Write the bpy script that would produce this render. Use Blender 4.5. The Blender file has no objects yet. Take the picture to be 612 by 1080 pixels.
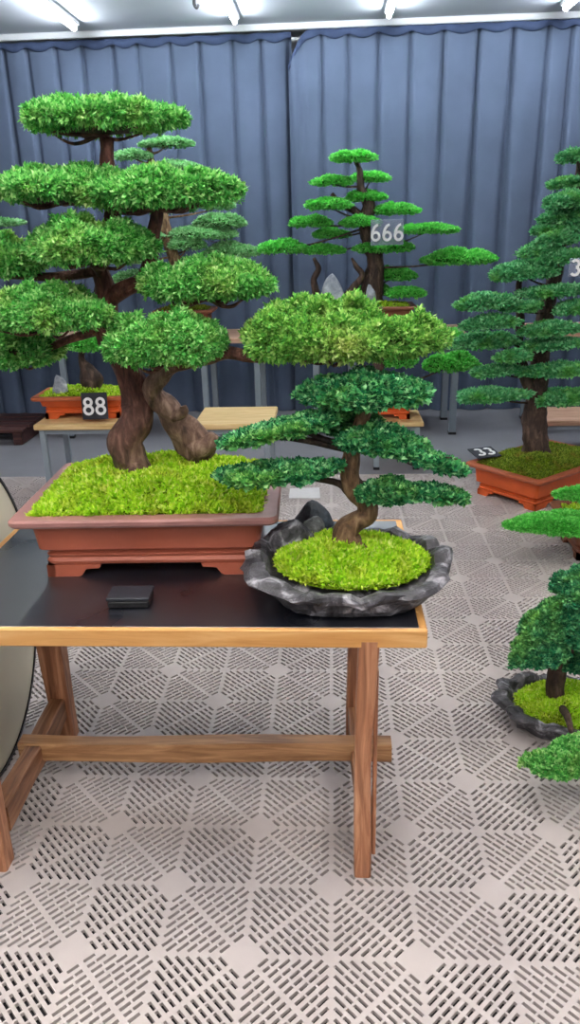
import bpy, math, random
import numpy as np
from mathutils import Matrix, Vector

S = bpy.context.scene
COL = S.collection
PI = math.pi

# ------------------------------------------------------------------ camera
PITCH, ROLL, YAW, FPX, CH = .3579, -.0256, .0593, 811.0, 1.564
camd = bpy.data.cameras.new('camera')
cam = bpy.data.objects.new('camera', camd)
COL.objects.link(cam)
S.camera = cam
RM = (Matrix.Rotation(YAW, 4, 'Z') @ Matrix.Rotation(PI / 2 - PITCH, 4, 'X') @ Matrix.Rotation(ROLL, 4, 'Z'))
cam.matrix_world = Matrix.Translation((0, 0, CH)) @ RM
camd.sensor_fit = 'VERTICAL'
camd.sensor_height = 36.0
camd.lens = 36.0 * FPX / 1080.0
camd.clip_start = .02
RN = np.array(RM.to_3x3())
CN = np.array([0, 0, CH])


def ray(px, py):
    return RN @ np.array([(px - 306) / FPX, (540 - py) / FPX, -1.0])


def at(px, py, Y):
    d = ray(px, py)
    return CN + d * (Y / d[1])


def on(px, py, z):
    d = ray(px, py)
    return CN + d * ((z - CH) / d[2])


def mpp(p):                      # metres per pixel at a world point
    return float(-((np.array(p) - CN) @ RN)[2] / FPX)


# ------------------------------------------------------------------ materials
def srgb(r, g, b):
    return tuple(((c / 255) / 12.92 if c / 255 <= .04045 else ((c / 255 + .055) / 1.055) ** 2.4) for c in (r, g, b)) + (1,)


class NT:
    def __init__(s, name):
        s.m = bpy.data.materials.new(name)
        s.m.use_nodes = True
        s.t = s.m.node_tree
        s.t.nodes.clear()
        s.out = s.n('ShaderNodeOutputMaterial')

    def n(s, typ, **kw):
        x = s.t.nodes.new(typ)
        for k, v in kw.items():
            setattr(x, k, v)
        return x

    def l(s, a, b):
        s.t.links.new(a, b)

    def bsdf(s, rough=.6, spec=.4):
        b = s.n('ShaderNodeBsdfPrincipled')
        b.inputs['Roughness'].default_value = rough
        b.inputs['Specular IOR Level'].default_value = spec
        s.l(b.outputs[0], s.out.inputs[0])
        return b

    def coord(s, scale=(1, 1, 1)):
        c = s.n('ShaderNodeTexCoord')
        mp = s.n('ShaderNodeMapping')
        mp.inputs['Scale'].default_value = scale
        s.l(c.outputs['Object'], mp.inputs[0])
        return mp.outputs[0]

    def noise(s, scale, detail=4, vec=None, rough=.55, dist=0):
        x = s.n('ShaderNodeTexNoise')
        x.inputs['Scale'].default_value = scale
        x.inputs['Detail'].default_value = detail
        x.inputs['Roughness'].default_value = rough
        x.inputs['Distortion'].default_value = dist
        s.l(vec if vec is not None else s.coord(), x.inputs['Vector'])
        return x.outputs['Fac']

    def ramp(s, fac, stops):
        r = s.n('ShaderNodeValToRGB')
        e = r.color_ramp.elements
        while len(e) < len(stops):
            e.new(.5)
        for i, (p, c) in enumerate(stops):
            e[i].position = p
            e[i].color = c
        s.l(fac, r.inputs[0])
        return r.outputs[0]

    def bump(s, b, h, strength=.4, dist=.01):
        x = s.n('ShaderNodeBump')
        x.inputs['Strength'].default_value = strength
        x.inputs['Distance'].default_value = dist
        s.l(h, x.inputs['Height'])
        s.l(x.outputs[0], b.inputs['Normal'])


def flat(name, c, rough=.6, spec=.4, var=.12, scale=8, bump=.0, metal=0):
    t = NT(name)
    b = t.bsdf(rough, spec)
    b.inputs['Metallic'].default_value = metal
    f = t.noise(scale, 5)
    d = tuple(x * (1 - var * 2) for x in c[:3]) + (1,)
    u = tuple(min(1, x * (1 + var)) for x in c[:3]) + (1,)
    t.l(t.ramp(f, [(.3, d), (.7, u)]), b.inputs['Base Color'])
    if bump:
        t.bump(b, t.noise(scale * 5, 6), bump, .004)
    return t.m


def leafmat(name, stops, patch=None, trans=.25, rough=.5, pscale=9):
    """leaves: hue varies leaflet by leaflet, and in patches of younger growth"""
    t = NT(name)
    g = t.n('ShaderNodeNewGeometry')
    col = t.ramp(g.outputs['Random Per Island'], stops)
    if patch:
        f = t.noise(pscale, 3)
        r = t.ramp(f, [(.5, (0, 0, 0, 1)), (.68, (1, 1, 1, 1))])
        mx = t.n('ShaderNodeMix', data_type='RGBA')
        mul = t.n('ShaderNodeMath', operation='MULTIPLY')
        t.l(r, mul.inputs[0])
        mul.inputs[1].default_value = .75
        t.l(mul.outputs[0], mx.inputs[0])
        t.l(col, mx.inputs[6])
        t.l(t.ramp(g.outputs['Random Per Island'], patch), mx.inputs[7])
        col = mx.outputs[2]
    b = t.n('ShaderNodeBsdfPrincipled')
    b.inputs['Roughness'].default_value = rough
    b.inputs['Specular IOR Level'].default_value = .3
    t.l(col, b.inputs['Base Color'])
    tr = t.n('ShaderNodeBsdfTranslucent')
    t.l(col, tr.inputs[0])
    mix = t.n('ShaderNodeMixShader')
    mix.inputs[0].default_value = trans
    t.l(b.outputs[0], mix.inputs[1])
    t.l(tr.outputs[0], mix.inputs[2])
    t.l(mix.outputs[0], t.out.inputs[0])
    return t.m


def barkmat(name, dark, mid, light, vscale=(1, 1, .35), sc=45, upper=None, zs=(.2, .42)):
    t = NT(name)
    b = t.bsdf(.62, .35)
    v = t.coord(vscale)
    f = t.noise(sc, 7, v, .62, .6)
    col = t.ramp(f, [(.3, dark), (.52, mid), (.75, light)])
    if upper:                    # older grey bark at the foot, younger red bark above
        sep = t.n('ShaderNodeSeparateXYZ')
        t.l(t.coord(), sep.inputs[0])
        ad = t.n('ShaderNodeMath', operation='MULTIPLY_ADD')
        t.l(t.noise(7, 4), ad.inputs[0])
        ad.inputs[1].default_value = .25
        t.l(sep.outputs['Z'], ad.inputs[2])
        mr = t.n('ShaderNodeMapRange')
        t.l(ad.outputs[0], mr.inputs[0])
        mr.inputs[1].default_value, mr.inputs[2].default_value = zs[0] + .12, zs[1] + .12
        mx = t.n('ShaderNodeMix', data_type='RGBA')
        t.l(mr.outputs[0], mx.inputs[0])
        t.l(col, mx.inputs[6])
        t.l(t.ramp(f, [(.3, upper[0]), (.52, upper[1]), (.75, upper[2])]), mx.inputs[7])
        col = mx.outputs[2]
    t.l(col, b.inputs['Base Color'])
    t.bump(b, t.noise(sc * 1.6, 8, v, .65, .8), .9, .006)
    return t.m


def woodmat(name, dark, mid, light, axis='X', rough=.45):
    t = NT(name)
    b = t.bsdf(rough, .4)
    sc = {'X': (1.2, 14, 14), 'Y': (14, 1.2, 14), 'Z': (14, 14, 1.2)}[axis]
    v = t.coord(sc)
    f = t.noise(2.6, 6, v, .6, 1.2)
    t.l(t.ramp(f, [(.28, dark), (.5, mid), (.72, light)]), b.inputs['Base Color'])
    t.bump(b, f, .15, .003)
    return t.m


M = {}
M['juniper'] = leafmat('juniper_foliage',
                       [(0, srgb(58, 140, 62)), (.35, srgb(98, 188, 90)), (.7, srgb(142, 220, 118)), (1, srgb(204, 244, 168))],
                       [(0, srgb(108, 162, 70)), (.5, srgb(172, 208, 104)), (1, srgb(222, 232, 158))], .3)
M['juniper_low'] = leafmat('juniper_foliage_yellowing',
                       [(0, srgb(72, 140, 58)), (.35, srgb(112, 184, 80)), (.7, srgb(156, 212, 100)), (1, srgb(198, 232, 140))],
                       [(0, srgb(146, 172, 76)), (.5, srgb(200, 210, 112)), (1, srgb(236, 234, 170))], .3, pscale=7)
M['small_leaf'] = leafmat('small_dark_leaves',
                       [(0, srgb(24, 92, 62)), (.4, srgb(48, 138, 86)), (.75, srgb(98, 186, 116)), (1, srgb(176, 234, 170))],
                       [(0, srgb(60, 138, 58)), (.6, srgb(124, 192, 88)), (1, srgb(196, 232, 124))], .2, .36, 8)
M['fresh'] = leafmat('fresh_green_leaves',
                       [(0, srgb(80, 192, 78)), (.5, srgb(116, 224, 100)), (1, srgb(172, 246, 144))], None, .3)
M['sage'] = leafmat('blue_green_leaves',
                       [(0, srgb(66, 156, 100)), (.5, srgb(110, 198, 134)), (1, srgb(172, 234, 180))],
                       [(0, srgb(90, 176, 76)), (1, srgb(156, 222, 112))], .28)
M['haze'] = leafmat('pale_green_leaves',
                       [(0, srgb(116, 182, 122)), (.5, srgb(160, 220, 152)), (1, srgb(206, 242, 194))], None, .28)
M['deep'] = leafmat('deep_green_leaves',
                       [(0, srgb(24, 96, 68)), (.5, srgb(54, 144, 96)), (1, srgb(132, 204, 142))],
                       [(0, srgb(84, 158, 66)), (1, srgb(170, 222, 108))], .2, .38, 7)
M['core'] = flat('dark_inner_twigs', srgb(34, 52, 26), .9, .1, .25, 60, .6)  # dark green-brown twig mass inside the pads
M['twigs'] = barkmat('dense_dark_twigs', srgb(22, 16, 12), srgb(58, 42, 32), srgb(98, 74, 54), (1, 1, 1), 60)
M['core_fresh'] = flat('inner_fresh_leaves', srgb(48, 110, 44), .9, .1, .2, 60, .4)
M['moss'] = leafmat('bright_moss',
                       [(0, srgb(140, 200, 30)), (.4, srgb(190, 236, 48)), (.8, srgb(224, 248, 80)), (1, srgb(244, 252, 150))],
                       [(0, srgb(136, 150, 36)), (.6, srgb(202, 214, 60)), (1, srgb(232, 238, 110))], .22, .7, 14)
M['moss_dull'] = leafmat('olive_moss',
                       [(0, srgb(70, 100, 26)), (.5, srgb(122, 148, 40)), (1, srgb(164, 182, 66))],
                       [(0, srgb(110, 84, 34)), (1, srgb(170, 150, 60))], .2, .8, 12)
M['soil'] = flat('moss_base', srgb(120, 150, 30), .95, .1, .3, 40, .8)
M['bark_grey'] = barkmat('grey_brown_bark', srgb(58, 42, 36), srgb(130, 100, 86), srgb(186, 156, 138))
M['bark_red'] = barkmat('red_brown_bark', srgb(46, 26, 24), srgb(104, 64, 54), srgb(164, 116, 98))
M['bark_two'] = barkmat('grey_to_red_bark', srgb(58, 42, 36), srgb(126, 98, 86), srgb(180, 150, 134), upper=(srgb(40, 22, 22), srgb(96, 56, 48), srgb(156, 106, 90)))
M['bark_tan'] = barkmat('tan_bark', srgb(48, 34, 26), srgb(122, 92, 66), srgb(182, 152, 118))
M['bark_dark'] = barkmat('dark_bark', srgb(26, 20, 18), srgb(72, 54, 46), srgb(126, 102, 88), sc=30)
M['clay'] = flat('brown_stoneware', srgb(176, 94, 70), .42, .45, .1, 7, .08)
M['clay_rim'] = flat('mauve_brown_stoneware_rim', srgb(164, 116, 110), .4, .45, .12, 9, .08)
M['orange'] = flat('orange_terracotta', srgb(222, 100, 46), .45, .4, .09, 7, .06)
M['orange_rim'] = flat('orange_terracotta_rim', srgb(176, 92, 58), .45, .4, .1, 9, .06)
M['umber'] = flat('umber_stoneware', srgb(140, 84, 60), .5, .4, .1, 9, .08)
M['curtain'] = flat('slate_blue_curtain_cloth', srgb(86, 98, 120), .85, .15, .06, 3, .12)
M['curtain_head'] = flat('curtain_heading_cloth', srgb(62, 74, 102), .85, .15, .1, 6, .12)
M['white'] = flat('white_painted_metal', srgb(226, 228, 232), .4, .4, .03, 3)
M['wall'] = flat('white_wall_paint', srgb(214, 216, 218), .8, .2, .03, 2, .05)
M['ceil'] = flat('grey_ceiling_paint', srgb(196, 200, 210), .85, .2, .03, 2, .04)
M['steel'] = flat('grey_blue_painted_steel', srgb(140, 152, 162), .4, .5, .06, 6)
M['black'] = flat('black_satin', srgb(22, 22, 26), .35, .5, .15, 20)
M['cream'] = flat('cream_laminate', srgb(226, 220, 196), .35, .45, .03, 3)
M['plaque'] = flat('dark_slate_plaque', srgb(40, 42, 50), .5, .4, .1, 20)
M['chalk'] = flat('white_lettering', srgb(242, 242, 242), .6, .3, .02, 10)
M['card'] = flat('white_card', srgb(222, 220, 222), .6, .3, .03, 20)
M['plank'] = woodmat('pale_plank_wood', srgb(196, 160, 104), srgb(222, 190, 134), srgb(238, 212, 162))
M['plank_pink'] = woodmat('rosy_plank_wood', srgb(166, 122, 100), srgb(200, 158, 132), srgb(222, 188, 162))
M['pallet'] = woodmat('dark_stained_wood', srgb(44, 28, 28), srgb(74, 46, 44), srgb(104, 68, 62))
M['edge'] = woodmat('honey_edge_wood', srgb(206, 144, 78), srgb(226, 168, 100), srgb(238, 190, 126))
M['edge_y'] = woodmat('honey_edge_wood_crosswise', srgb(206, 144, 78), srgb(226, 168, 100), srgb(238, 190, 126), 'Y')
M['leg_wood'] = woodmat('aged_post_wood', srgb(116, 74, 52), srgb(176, 118, 84), srgb(220, 166, 128), 'Z')
M['beam_wood'] = woodmat('aged_beam_wood', srgb(116, 78, 50), srgb(166, 120, 80), srgb(206, 162, 116), 'X')
M['rail_wood'] = woodmat('aged_rail_wood', srgb(92, 60, 42), srgb(140, 94, 64), srgb(184, 134, 98), 'Y')


def tabletop_mat():
    t = NT('black_lacquer_tabletop')
    b = t.bsdf(.22, .5)
    b.inputs['IOR'].default_value = 2.6
    f = t.noise(3, 3)
    t.l(t.ramp(f, [(.3, srgb(12, 14, 22)), (.7, srgb(24, 27, 38))]), b.inputs['Base Color'])
    t.l(t.ramp(t.noise(4, 2), [(.3, (.24, .24, .24, 1)), (.75, (.42, .42, .42, 1))]), b.inputs['Roughness'])
    return t.m


def rockmat(name, dark, mid, light, sc=14, rough=.45):
    t = NT(name)
    b = t.bsdf(rough, .5)
    f = t.noise(sc, 8, None, .65, .9)
    t.l(t.ramp(f, [(.34, dark), (.52, mid), (.68, light)]), b.inputs['Base Color'])
    t.bump(b, t.noise(sc * 2.4, 8, None, .65), .8, .01)
    return t.m


M['tabletop'] = tabletop_mat()
M['basin'] = rockmat('dark_rock_glaze', srgb(26, 24, 28), srgb(78, 76, 82), srgb(196, 194, 202), 15, .28)
M['grey_rock'] = rockmat('grey_rock', srgb(58, 60, 62), srgb(110, 112, 114), srgb(176, 178, 180), 16, .6)
M['pale_rock'] = rockmat('pale_rock', srgb(110, 116, 128), srgb(156, 162, 172), srgb(206, 210, 218), 9, .7)
M['slate_rock'] = rockmat('blue_black_rock', srgb(24, 30, 38), srgb(46, 56, 66), srgb(84, 96, 108), 12, .45)


def matmat():
    t = NT('grey_plastic_mat')
    b = t.bsdf(.5, .4)
    f = t.noise(2.2, 4)
    t.l(t.ramp(f, [(.35, srgb(182, 172, 171)), (.65, srgb(204, 194, 191))]), b.inputs['Base Color'])
    t.bump(b, t.noise(220, 3), .12, .002)
    return t.m


M['mat'] = matmat()
M['slab'] = flat('grey_concrete', srgb(132, 132, 138), .6, .35, .07, 1.6, .1)
M['concrete'] = flat('slot_shade_concrete', srgb(40, 38, 42), .8, .3, .2, 5, .3)  # shade inside the mat slots, painted as near-black concrete


def emit(name, c, st):
    t = NT(name)
    e = t.n('ShaderNodeEmission')
    e.inputs[0].default_value = c
    e.inputs[1].default_value = st
    t.l(e.outputs[0], t.out.inputs[0])
    return t.m


TUBE = 66.0
M['tube'] = emit('lit_cool_fluorescent_tube', (.88, .95, 1, 1), TUBE)
M['tube_warm'] = emit('added_neutral_fluorescent_tube', (1, .95, .885, 1), TUBE)  # for the added rows out of view


def glassmat():
    t = NT('clear_acrylic')
    b = t.bsdf(.25, .5)
    b.inputs['Base Color'].default_value = srgb(150, 160, 185)
    b.inputs['Alpha'].default_value = .45
    return t.m


M['acrylic'] = glassmat()


# ------------------------------------------------------------------ mesh helpers
def tag(o, label=None, cat=None, group=None, kind=None):
    for k, v in (('label', label), ('category', cat), ('group', group), ('kind', kind)):
        if v:
            o[k] = v
    return o


def empty(name, loc, label=None, cat=None, group=None):
    o = bpy.data.objects.new(name, None)
    COL.objects.link(o)
    o.location = loc
    o.empty_display_size = .1
    return tag(o, label, cat, group)


class G:
    """collects shapes for ONE mesh; everything in world coordinates"""

    def __init__(s):
        s.v, s.f, s.mi, s.sm, s.n = [], [], [], [], 0

    def add(s, V, F, mi=0, smooth=False):
        V = np.asarray(V, float)
        s.v.append(V)
        F = [tuple(i + s.n for i in f) for f in F] if not isinstance(F, np.ndarray) else F + s.n
        s.f.append(F)
        s.mi.append((len(F), mi))
        s.sm.append((len(F), smooth))
        s.n += len(V)

    def build(s, name, mats, parent=None, off=None):
        V = np.concatenate(s.v)
        if off is None:
            off = np.array(parent_loc(parent)) if parent is not None else np.zeros(3)
        V = V - off
        me = bpy.data.meshes.new(name)
        lens, idx = [], []
        for F in s.f:
            if isinstance(F, np.ndarray):
                lens.append(np.full(len(F), F.shape[1], np.int32))
                idx.append(F.astype(np.int32).ravel())
            else:
                lens.append(np.array([len(f) for f in F], np.int32))
                idx.append(np.array([i for f in F for i in f], np.int32))
        lens = np.concatenate(lens)
        idx = np.concatenate(idx)
        me.vertices.add(len(V))
        me.vertices.foreach_set('co', V.astype(np.float32).ravel())
        me.loops.add(len(idx))
        me.loops.foreach_set('vertex_index', idx)
        me.polygons.add(len(lens))
        st = np.zeros(len(lens), np.int32)
        st[1:] = np.cumsum(lens)[:-1]
        me.polygons.foreach_set('loop_start', st)
        me.polygons.foreach_set('material_index', np.concatenate([np.full(n, m, np.int32) for n, m in s.mi]))
        me.polygons.foreach_set('use_smooth', np.concatenate([np.full(n, m, bool) for n, m in s.sm]))
        for m in (mats if isinstance(mats, (list, tuple)) else [mats]):
            me.materials.append(m)
        me.update(calc_edges=True)
        me.validate()
        o = bpy.data.objects.new(name, me)
        COL.objects.link(o)
        if parent is not None:
            o.parent = parent
        return o

    # -- shapes
    def box(s, a, b, mi=0, bev=0.0, rot=0, piv=None):
        a, b = np.array(a, float), np.array(b, float)
        c, h = (a + b) / 2, abs(b - a) / 2
        bev = min(bev, *(h * .45)) if bev else 0
        if not bev:
            V = np.array([[x, y, z] for z in (-1, 1) for y in (-1, 1) for x in (-1, 1)]) * h
            F = [(0, 2, 3, 1), (4, 5, 7, 6), (0, 1, 5, 4), (2, 6, 7, 3), (0, 4, 6, 2), (1, 3, 7, 5)]
        else:
            V, ix = [], {}
            for sx in (-1, 1):
                for sy in (-1, 1):
                    for sz in (-1, 1):
                        for ax in range(3):
                            d = np.array([sx, sy, sz]) * (h - bev)
                            d[ax] = (sx, sy, sz)[ax] * h[ax]
                            ix[(sx, sy, sz, ax)] = len(V)
                            V.append(d)
            F = []
            for ax in range(3):
                o1, o2 = [k for k in range(3) if k != ax]
                for sg in (-1, 1):
                    q = []
                    for u, w in ((-1, -1), (1, -1), (1, 1), (-1, 1)):
                        k = [0, 0, 0]
                        k[ax], k[o1], k[o2] = sg, u, w
                        q.append(ix[(*k, ax)])
                    F.append(tuple(q))
                for u in (-1, 1):
                    for w in (-1, 1):
                        q = []
                        for sg, A in ((-1, o1), (1, o1), (1, o2), (-1, o2)):
                            k = [0, 0, 0]
                            k[ax], k[o1], k[o2] = sg, u, w
                            q.append(ix[(*k, A)])
                        F.append(tuple(q))
            for sx in (-1, 1):
                for sy in (-1, 1):
                    for sz in (-1, 1):
                        F.append(tuple(ix[(sx, sy, sz, ax)] for ax in range(3)))
            V = np.array(V)
        # outward winding
        FF = []
        for f in F:
            p = V[list(f)]
            nrm = np.cross(p[1] - p[0], p[2] - p[0])
            FF.append(f if nrm @ p.mean(0) > 0 else f[::-1])
        V = V + c
        if rot:
            pv = np.array(piv if piv is not None else c)[:2]
            ca, sa = math.cos(rot), math.sin(rot)
            d = V[:, :2] - pv
            V[:, 0] = pv[0] + d[:, 0] * ca - d[:, 1] * sa
            V[:, 1] = pv[1] + d[:, 0] * sa + d[:, 1] * ca
        s.add(V, FF, mi)

    def loft(s, rings, mi=0, cap0=True, cap1=True, smooth=False):
        n = len(rings[0])
        V = np.concatenate(rings)
        F = []
        for k in range(len(rings) - 1):
            for i in range(n):
                j = (i + 1) % n
                F.append((k * n + i, k * n + j, (k + 1) * n + j, (k + 1) * n + i))
        if cap0:
            F.append(tuple(range(n))[::-1])
        if cap1:
            F.append(tuple((len(rings) - 1) * n + i for i in range(n)))
        s.add(V, F, mi, smooth)

    def tube(s, pts, rad, seg=10, mi=0, sub=5, lump=0.0, seed=0, smooth=True):
        P, Rr = spline(pts, rad, sub)
        rings = []
        T = np.gradient(P, axis=0)
        T /= np.linalg.norm(T, axis=1)[:, None] + 1e-9
        up = np.array([0.31, .87, .11])
        N = np.cross(T[0], up)
        N /= np.linalg.norm(N)
        a = np.arange(seg) / seg * 2 * PI
        L = np.concatenate([[0], np.cumsum(np.linalg.norm(np.diff(P, axis=0), axis=1))])
        for i in range(len(P)):
            N = N - T[i] * (N @ T[i])
            N /= np.linalg.norm(N)
            B = np.cross(T[i], N)
            rr = Rr[i] * np.ones(seg)
            if lump:
                rr = rr * (1 + lump * (np.sin(2 * a + L[i] * 23 + seed) * .55 + np.sin(5 * a - L[i] * 31 + seed * 2) * .3 + np.sin(a * 3 + L[i] * 71 + seed) * .35))
            rings.append(P[i] + (np.cos(a)[:, None] * N + np.sin(a)[:, None] * B) * rr[:, None])
        s.loft(rings, mi, True, True, smooth)
        return P


def parent_loc(p):
    v = np.zeros(3)
    while p is not None:
        v += np.array(p.location)
        p = p.parent
    return v


def spline(pts, rad, sub):
    P = np.array(pts, float)
    r = np.array(rad, float)
    if len(P) < 3:
        t = np.linspace(0, 1, sub + 1)[:, None]
        return P[0] * (1 - t) + P[-1] * t, r[0] * (1 - t[:, 0]) + r[-1] * t[:, 0]
    Q = np.concatenate([[2 * P[0] - P[1]], P, [2 * P[-1] - P[-2]]])
    q = np.concatenate([[r[0]], r, [r[-1]]])
    O, Rr = [], []
    for i in range(1, len(Q) - 2):
        for k in range(sub):
            t = k / sub
            h = [-.5 * t + t * t - .5 * t ** 3, 1 - 2.5 * t * t + 1.5 * t ** 3, .5 * t + 2 * t * t - 1.5 * t ** 3, -.5 * t * t + .5 * t ** 3]
            O.append(sum(h[m] * Q[i - 1 + m] for m in range(4)))
            Rr.append(max(.0008, sum(h[m] * q[i - 1 + m] for m in range(4))))
    O.append(P[-1])
    Rr.append(r[-1])
    return np.array(O), np.array(Rr)


def nrm(a):
    return a / (np.linalg.norm(a, axis=-1, keepdims=True) + 1e-9)


def snoise(x, y, seed=0):
    r = np.random.default_rng(seed)
    o = 0
    for k in range(6):
        f = 1.0 * 1.6 ** k
        a, b = r.uniform(0, 6.28, 2)
        th = r.uniform(0, 6.28)
        o = o + np.sin((x * math.cos(th) + y * math.sin(th)) * f + a) * np.cos((x * -math.sin(th) + y * math.cos(th)) * f * .8 + b) / 1.5 ** k
    return o / 1.8


def leaflets(g, P, D, L, wid, k, rng, mi=0, spread=.8):
    """sprays of k kite-shaped leaflets growing from points P along D"""
    N = len(P)
    D = nrm(D)
    L = np.broadcast_to(L, (N,))
    VS = []
    R1 = nrm(np.cross(D, rng.normal(size=(N, 3))))
    R2 = np.cross(D, R1)
    for j in range(k):
        if j == 0:
            base, d, l = P + D * (L * .3)[:, None], D, L * .7
        else:
            u = .1 + .6 * (j - 1) / max(1, k - 1)
            ang = (j - 1) * PI + rng.uniform(-.9, .9, N)
            q = np.cos(ang)[:, None] * R1 + np.sin(ang)[:, None] * R2
            base = P + D * (L * u)[:, None]
            d = nrm(D * .75 + q * spread)
            l = L * (.62 - .22 * u)
        sd = nrm(np.cross(d, rng.normal(size=(N, 3)) * .5 + np.array([0, 0, 1.0])))
        w = (l * wid)[:, None]
        mid = base + d * (l * .48)[:, None]
        VS.append(np.stack([base, mid + sd * w, base + d * l[:, None], mid - sd * w], 1))
    V = np.concatenate(VS).reshape(-1, 3)
    F = np.arange(len(V)).reshape(-1, 4)
    g.add(V, F, mi)


def pad(root, px, Y, mats, n, L, k=4, wid=.3, ry=.7, droop=.0, rag=.35, seed=0, flatness=0.0, name='foliage_pad', lumps=10, slope_y=0.0, edge=.1, upb=.25, slant=0.0, core=.82, prof=(2.4, .75), under=0.0, la=.62, wild=0.0):
    """one cloud-pruned pad covering the picture box px at depth Y; returns its underside centre"""
    rng = np.random.default_rng(seed * 7 + 3)
    x0, x1, y0, y1 = px
    c = at((x0 + x1) / 2, (y0 + y1) / 2, Y)
    m = mpp(c)
    rx = (x1 - x0) / 2 * m - L * .1
    H = max((y1 - y0) * m - L * .8 - abs(slant) * 2 * rx * .8, L * .8)
    dvec = c - CN
    sa = abs(dvec[2]) / np.linalg.norm(dvec)
    RY = rx * ry
    th = max(H * .42, H - 2 * RY * sa * .8)
    up, dn = th * (.62 if la > .8 else .8), th * .2
    c = c - np.array([0, 0, 0.3 * th])
    # outline
    ph = rng.uniform(0, 6.28, 4)

    def outline(a):
        return 1 + edge * (np.sin(2 * a + ph[0]) * .4 + np.sin(3 * a + ph[1]) * .7 + np.sin(5 * a + ph[2]) * .5 + np.sin(8 * a + ph[3]) * .35) - edge * .35
    K = lumps
    cr, ca = np.sqrt(rng.uniform(0, 1, K)) * .92, rng.uniform(0, 6.28, K)
    CX = np.stack([cr * np.cos(ca), cr * np.sin(ca)], 1)
    dc = 1.2 / math.sqrt(K)
    lh = rng.uniform(.15, 1, K)

    def surf(r, a):
        f = outline(a)
        ux, uy = r * np.cos(a), r * np.sin(a)
        d = np.sqrt((ux[:, None] - CX[None, :, 0]) ** 2 + (uy[:, None] - CX[None, :, 1]) ** 2)
        i = d.argmin(1)
        dm = d[np.arange(len(r)), i] / dc
        lump = np.clip(1 - dm ** 2, 0, 1) * la * lh[i]
        z = up * (np.clip(1 - r ** prof[0], 0, 1) ** prof[1] * (.62 - .15 * flatness - (.17 if la > .8 else 0)) + lump * (1 - .45 * flatness) * (1 - .6 * r ** 3)) - droop * r ** 2
        x, y = rx * f * ux, RY * f * uy
        z = z + slope_y * y + slant * x
        off = np.stack([(ux - CX[i, 0]) * rx, (uy - CX[i, 1]) * RY, 0 * x], 1) / (dc * max(rx, RY))
        return np.stack([x, y, z], 1), off
    g = G()
    # inner twig mass
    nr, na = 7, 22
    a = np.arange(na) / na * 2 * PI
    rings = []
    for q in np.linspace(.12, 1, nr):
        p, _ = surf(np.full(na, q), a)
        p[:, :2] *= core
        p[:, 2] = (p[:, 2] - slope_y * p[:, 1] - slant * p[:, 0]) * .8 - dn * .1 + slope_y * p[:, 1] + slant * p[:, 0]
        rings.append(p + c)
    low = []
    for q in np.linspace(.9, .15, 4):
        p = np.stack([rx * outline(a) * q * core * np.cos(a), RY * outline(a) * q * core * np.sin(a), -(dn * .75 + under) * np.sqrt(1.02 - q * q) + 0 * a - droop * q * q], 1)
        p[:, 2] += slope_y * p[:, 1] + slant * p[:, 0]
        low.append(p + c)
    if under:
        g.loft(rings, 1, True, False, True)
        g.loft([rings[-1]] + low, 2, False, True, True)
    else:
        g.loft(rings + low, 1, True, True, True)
    # leaves on the dome
    nt = int(n * .74)
    r = rng.uniform(0, 1, nt) ** .5
    a = rng.uniform(0, 2 * PI, nt)
    p, off = surf(r, a)
    out = np.stack([np.cos(a) / rx, np.sin(a) / RY, 0 * a], 1) * rx
    N = nrm(np.stack([np.cos(a) * r / rx, np.sin(a) * r / RY, np.sqrt(np.clip(1.05 - r * r, 0, 1)) / (up + .01)], 1))
    D = N * (.7 - .5 * flatness) + nrm(out) * (.25 + .75 * flatness) * r[:, None] + off * .5 + rng.normal(size=(nt, 3)) * rag + np.array([0, 0, upb])
    ll = L * rng.uniform(.65, 1.25, nt) * (1 + wild * rng.uniform(0, 1, nt) ** 4 * 1.2)
    leaflets(g, p + c - nrm(D) * (L * (.35 - wild * rng.uniform(-.3, .6, nt)))[:, None], D, ll, wid, k, rng)
    # rim and underside
    nb = n - nt
    r = rng.uniform(.55, 1, nb)
    a = rng.uniform(0, 2 * PI, nb)
    f = outline(a)
    z = -dn * rng.uniform(0, 1, nb) * np.sqrt(np.clip(1.02 - r * r, 0, 1)) * 1.6 - droop * r * r
    p = np.stack([rx * f * r * np.cos(a), RY * f * r * np.sin(a), z], 1)
    p[:, 2] += slope_y * p[:, 1] + slant * p[:, 0]
    D = nrm(np.stack([np.cos(a), np.sin(a), 0 * a], 1)) * .8 + rng.normal(size=(nb, 3)) * rag + np.array([0, 0, -.12 + .1 * flatness])
    leaflets(g, p + c - nrm(D) * (L * (.3 - wild * rng.uniform(-.4, .7, nb)))[:, None], D, L * rng.uniform(.6, 1.2 + wild, nb), wid, k, rng)
    g.build(name, mats, root)
    return c + np.array([0, 0, -dn * .45 - under * .9]), rx, RY, th


def limb(root, pts, rad, mat, name='branch', seed=0, lump=.12, seg=8, fork=None, sub=5):
    """a branch; fork = (centre, rx, ry, n) spreads thin twigs under a pad"""
    g = G()
    g.tube(pts, rad, seg, 0, sub, lump, seed)
    if fork:
        c, rx, ry, n = fork
        rng = np.random.default_rng(seed + 11)
        e = np.array(pts[-1])
        for i in range(n):
            a = i / n * 2 * PI + rng.uniform(-.4, .4)
            t = np.array(c) + np.array([math.cos(a) * rx * .72, math.sin(a) * ry * .72, rng.uniform(-.004, .012)])
            md = (e + t) / 2 + rng.normal(size=3) * rx * .06 + np.array([0, 0, -.006])
            r0 = rad[-1] * .75
            g.tube([e, md, t], [r0, r0 * .7, r0 * .35], 6, 0, 4, .1, i)
    return g.build(name, mat, root)


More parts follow.
